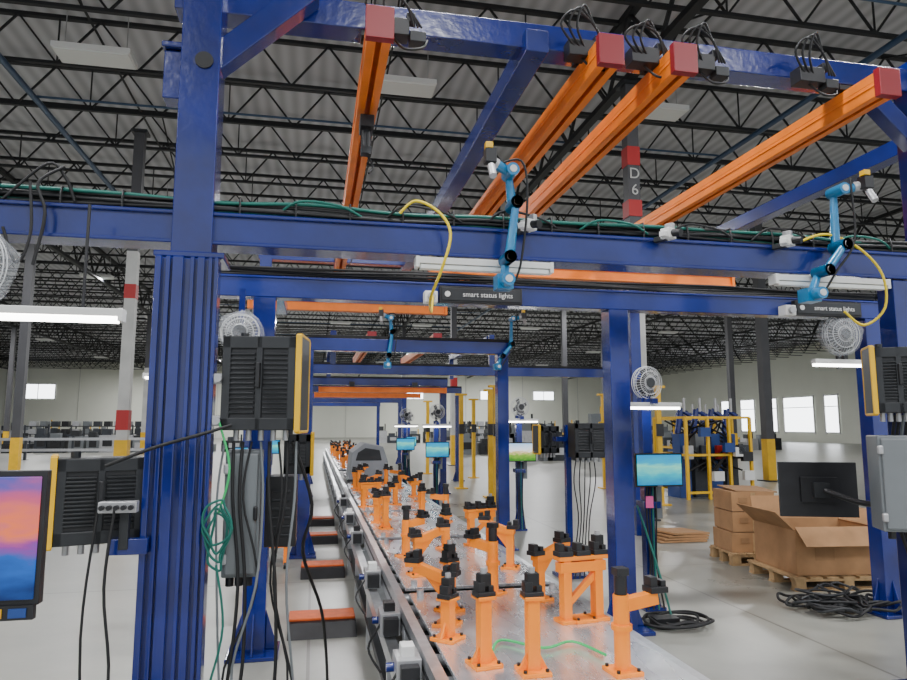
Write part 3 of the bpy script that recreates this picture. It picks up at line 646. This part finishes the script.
# ---------------------------------------------------------------- distant equipment
def cell(loc,s=1,seed=0):
    r=random.Random(seed); b=B(); w,d,h=1.6,1.3,2.1
    for x in(-w/2,-w/6,w/6,w/2):
        for y in(-d/2,d/2): b.box((x,y,h*.42),(.06,.06,h*.84),YELL)
    for z in(.15,.95,h*.84): b.box((0,-d/2,z),(w,.05,.05),YELL); b.box((0,d/2,z),(w,.05,.05),YELL)
    for x in(-w/2,w/2): b.box((x,0,.95),(.05,d,.05),YELL); b.box((x,0,h*.84),(.05,d,.05),YELL)
    for k in range(4):
        x=-.6+k*.4; b.box((x,0,.45),(.3,.5,.9),DARKM if k%2 else BLMACH); b.box((x,-.1,1.15),(.22,.3,.5),BLMACH if k!=1 else GREY); b.cyl((x,0,1.4),(x+.1,0,1.95),.07,BLUE2); b.cyl((x+.1,0,1.95),(x+.3,-.1,1.8),.05,BLUE2)
        b.box((x,-.4,1.0),(.2,.1,.3),[LGREY,DARKM,COLR,BLACK][k]); b.cyl((x,-.3,1.9),(x,-.3,2.2),.03,LGREY)
    for k in range(18): b.tube([(r.uniform(-.7,.7),r.uniform(-.6,.6),1.7),(r.uniform(-.7,.7),r.uniform(-.6,.6),1.2),(r.uniform(-.7,.7),-.5,.6)],.02,BLKR)
    for k in range(7): b.box((r.uniform(-.7,.7),-d/2-.1,r.uniform(.5,1.5)),(.25,.1,.2),r.choice([YELL,DARKM,BLACK,BLMACH,WHITE]))
    return b.done('robotic_assembly_cell',loc,rz=r.uniform(-.2,.2))
cell((8.7,14.3,0),1,1); cell((11.0,18.4,0),1,2)
def clutter(loc,w,seed,hm=1.9):
    r=random.Random(seed); b=B(); x=-w/2
    while x<w/2:
        ww=r.uniform(.5,1.3); hh=r.uniform(.6,hm); m=r.choice([DARKM,DGREY,GREY,DARKM,GREY,LGREY])
        b.box((x,0,hh*.35),(ww*.9,.8,hh*.7),m); b.box((x-.1,-.1,hh*.8),(ww*.5,.4,hh*.3),r.choice([DARKM,GREY,DGREY])); b.box((x,-.42,hh*.4),(ww*.5,.04,hh*.3),r.choice([LGREY,BLACK]))
        b.cyl((x+ww*.3,0,hh*.7),(x+ww*.3,0,hh*1.1),.05,r.choice([YELL,DGREY,DARKM]),8); x+=ww
    return b.done('workbench_equipment_row',loc)
def guardrail(loc,w):
    b=B(); k=int(w/2)
    for i in range(k+1): b.box((-w/2+i*w/k,0,.55),(.1,.1,1.1),DARKM); b.box((-w/2+i*w/k,0,.01),(.25,.25,.02),DARKM)
    for z in(.45,.95): b.box((0,-.06,z),(w,.05,.12),LGREY)
    b.done('guard_railing',loc)
guardrail((-18,27.5,0),12); guardrail((-12,35,0),14)
clutter((-20,31,0),14,1,1.3); clutter((-13,44,0),20,2,1.5); clutter((9,37,0),5,3); clutter((-30,66,0),40,4); clutter((20,62,0),28,5); clutter((26,40,0),8,6,1.3); clutter((16,29,0),3,7,1.4)
clutter((28,74,0),26,9); clutter((11.5,30,0),4,12,2.6)
def rack(loc,w):
    b=B()
    for x in [i*w/4-w/2 for i in range(5)]:
        for y in(-.5,.5): b.box((x,y,.8),(.08,.08,1.6),DARKM)
    for z in(.4,.95,1.5):
        b.box((0,0,z),(w,1.05,.06),DGREY)
        for k in range(int(w/.7)): b.box((-w/2+.4+k*.7,0,z+.2),(.45,.6,.34),[LGREY,GREY,DARKM,BLACK][k%4])
    b.done('storage_rack',loc)
rack((-14,54,0),12); rack((-34,45,0),12); rack((13,50,0),8)
for x,y in((3.6,13.4),(3.9,15),(3.7,17.2),(4.8,20.5),(3.7,22.5),(6.9,12.9),(7.3,16.5)):
    b=B(); b.box((0,0,1.2),(.1,.1,2.4),YELL); b.box((0,0,.015),(.3,.3,.03),YELL); b.box((0,-.06,1.5),(.14,.06,.25),BLACK); b.box((0,0,2.38),(.3,.12,.05),YELL); b.done('yellow_utility_post',(x,y,0),bevel=.004)
for x,y in((-.5,8.3),(-1.2,12.5)):
    b=B()
    for i in(-1,1):
        for j in(-1,1): b.box((i*.22,j*.2,.45),(.04,.04,.8),ORANGE); b.cyl((i*.22-.015,j*.2,.04),(i*.22+.015,j*.2,.04),.04,BLACK,10)
    for z in(.25,.6,.86): b.box((0,0,z),(.48,.44,.03),ORANGE)
    for k in range(3): b.box((-.15+.15*k,0,.95),(.11,.25,.14),[BLACK,LGREY,CARD][k]); b.box((-.15+.15*k,0,.68),(.11,.25,.14),[CARD,BLACK,WHITE][k])
    b.done('parts_cart',(x,y,0),bevel=.003)

# ---------------------------------------------------------------- world, camera
w=bpy.data.worlds.new('World'); bpy.context.scene.world=w; w.use_nodes=True
bg=w.node_tree.nodes['Background']; bg.inputs[0].default_value=(.88,.94,1,1); bg.inputs[1].default_value=1.25
cam=bpy.data.cameras.new('camera'); co=bpy.data.objects.new('camera',cam); C.objects.link(co); bpy.context.scene.camera=co
cam.sensor_width=36; cam.lens=27.0; cam.clip_end=300
co.location=(0,0,1.6); co.rotation_euler=(math.radians(90+7.125),0,math.radians(-11.5))
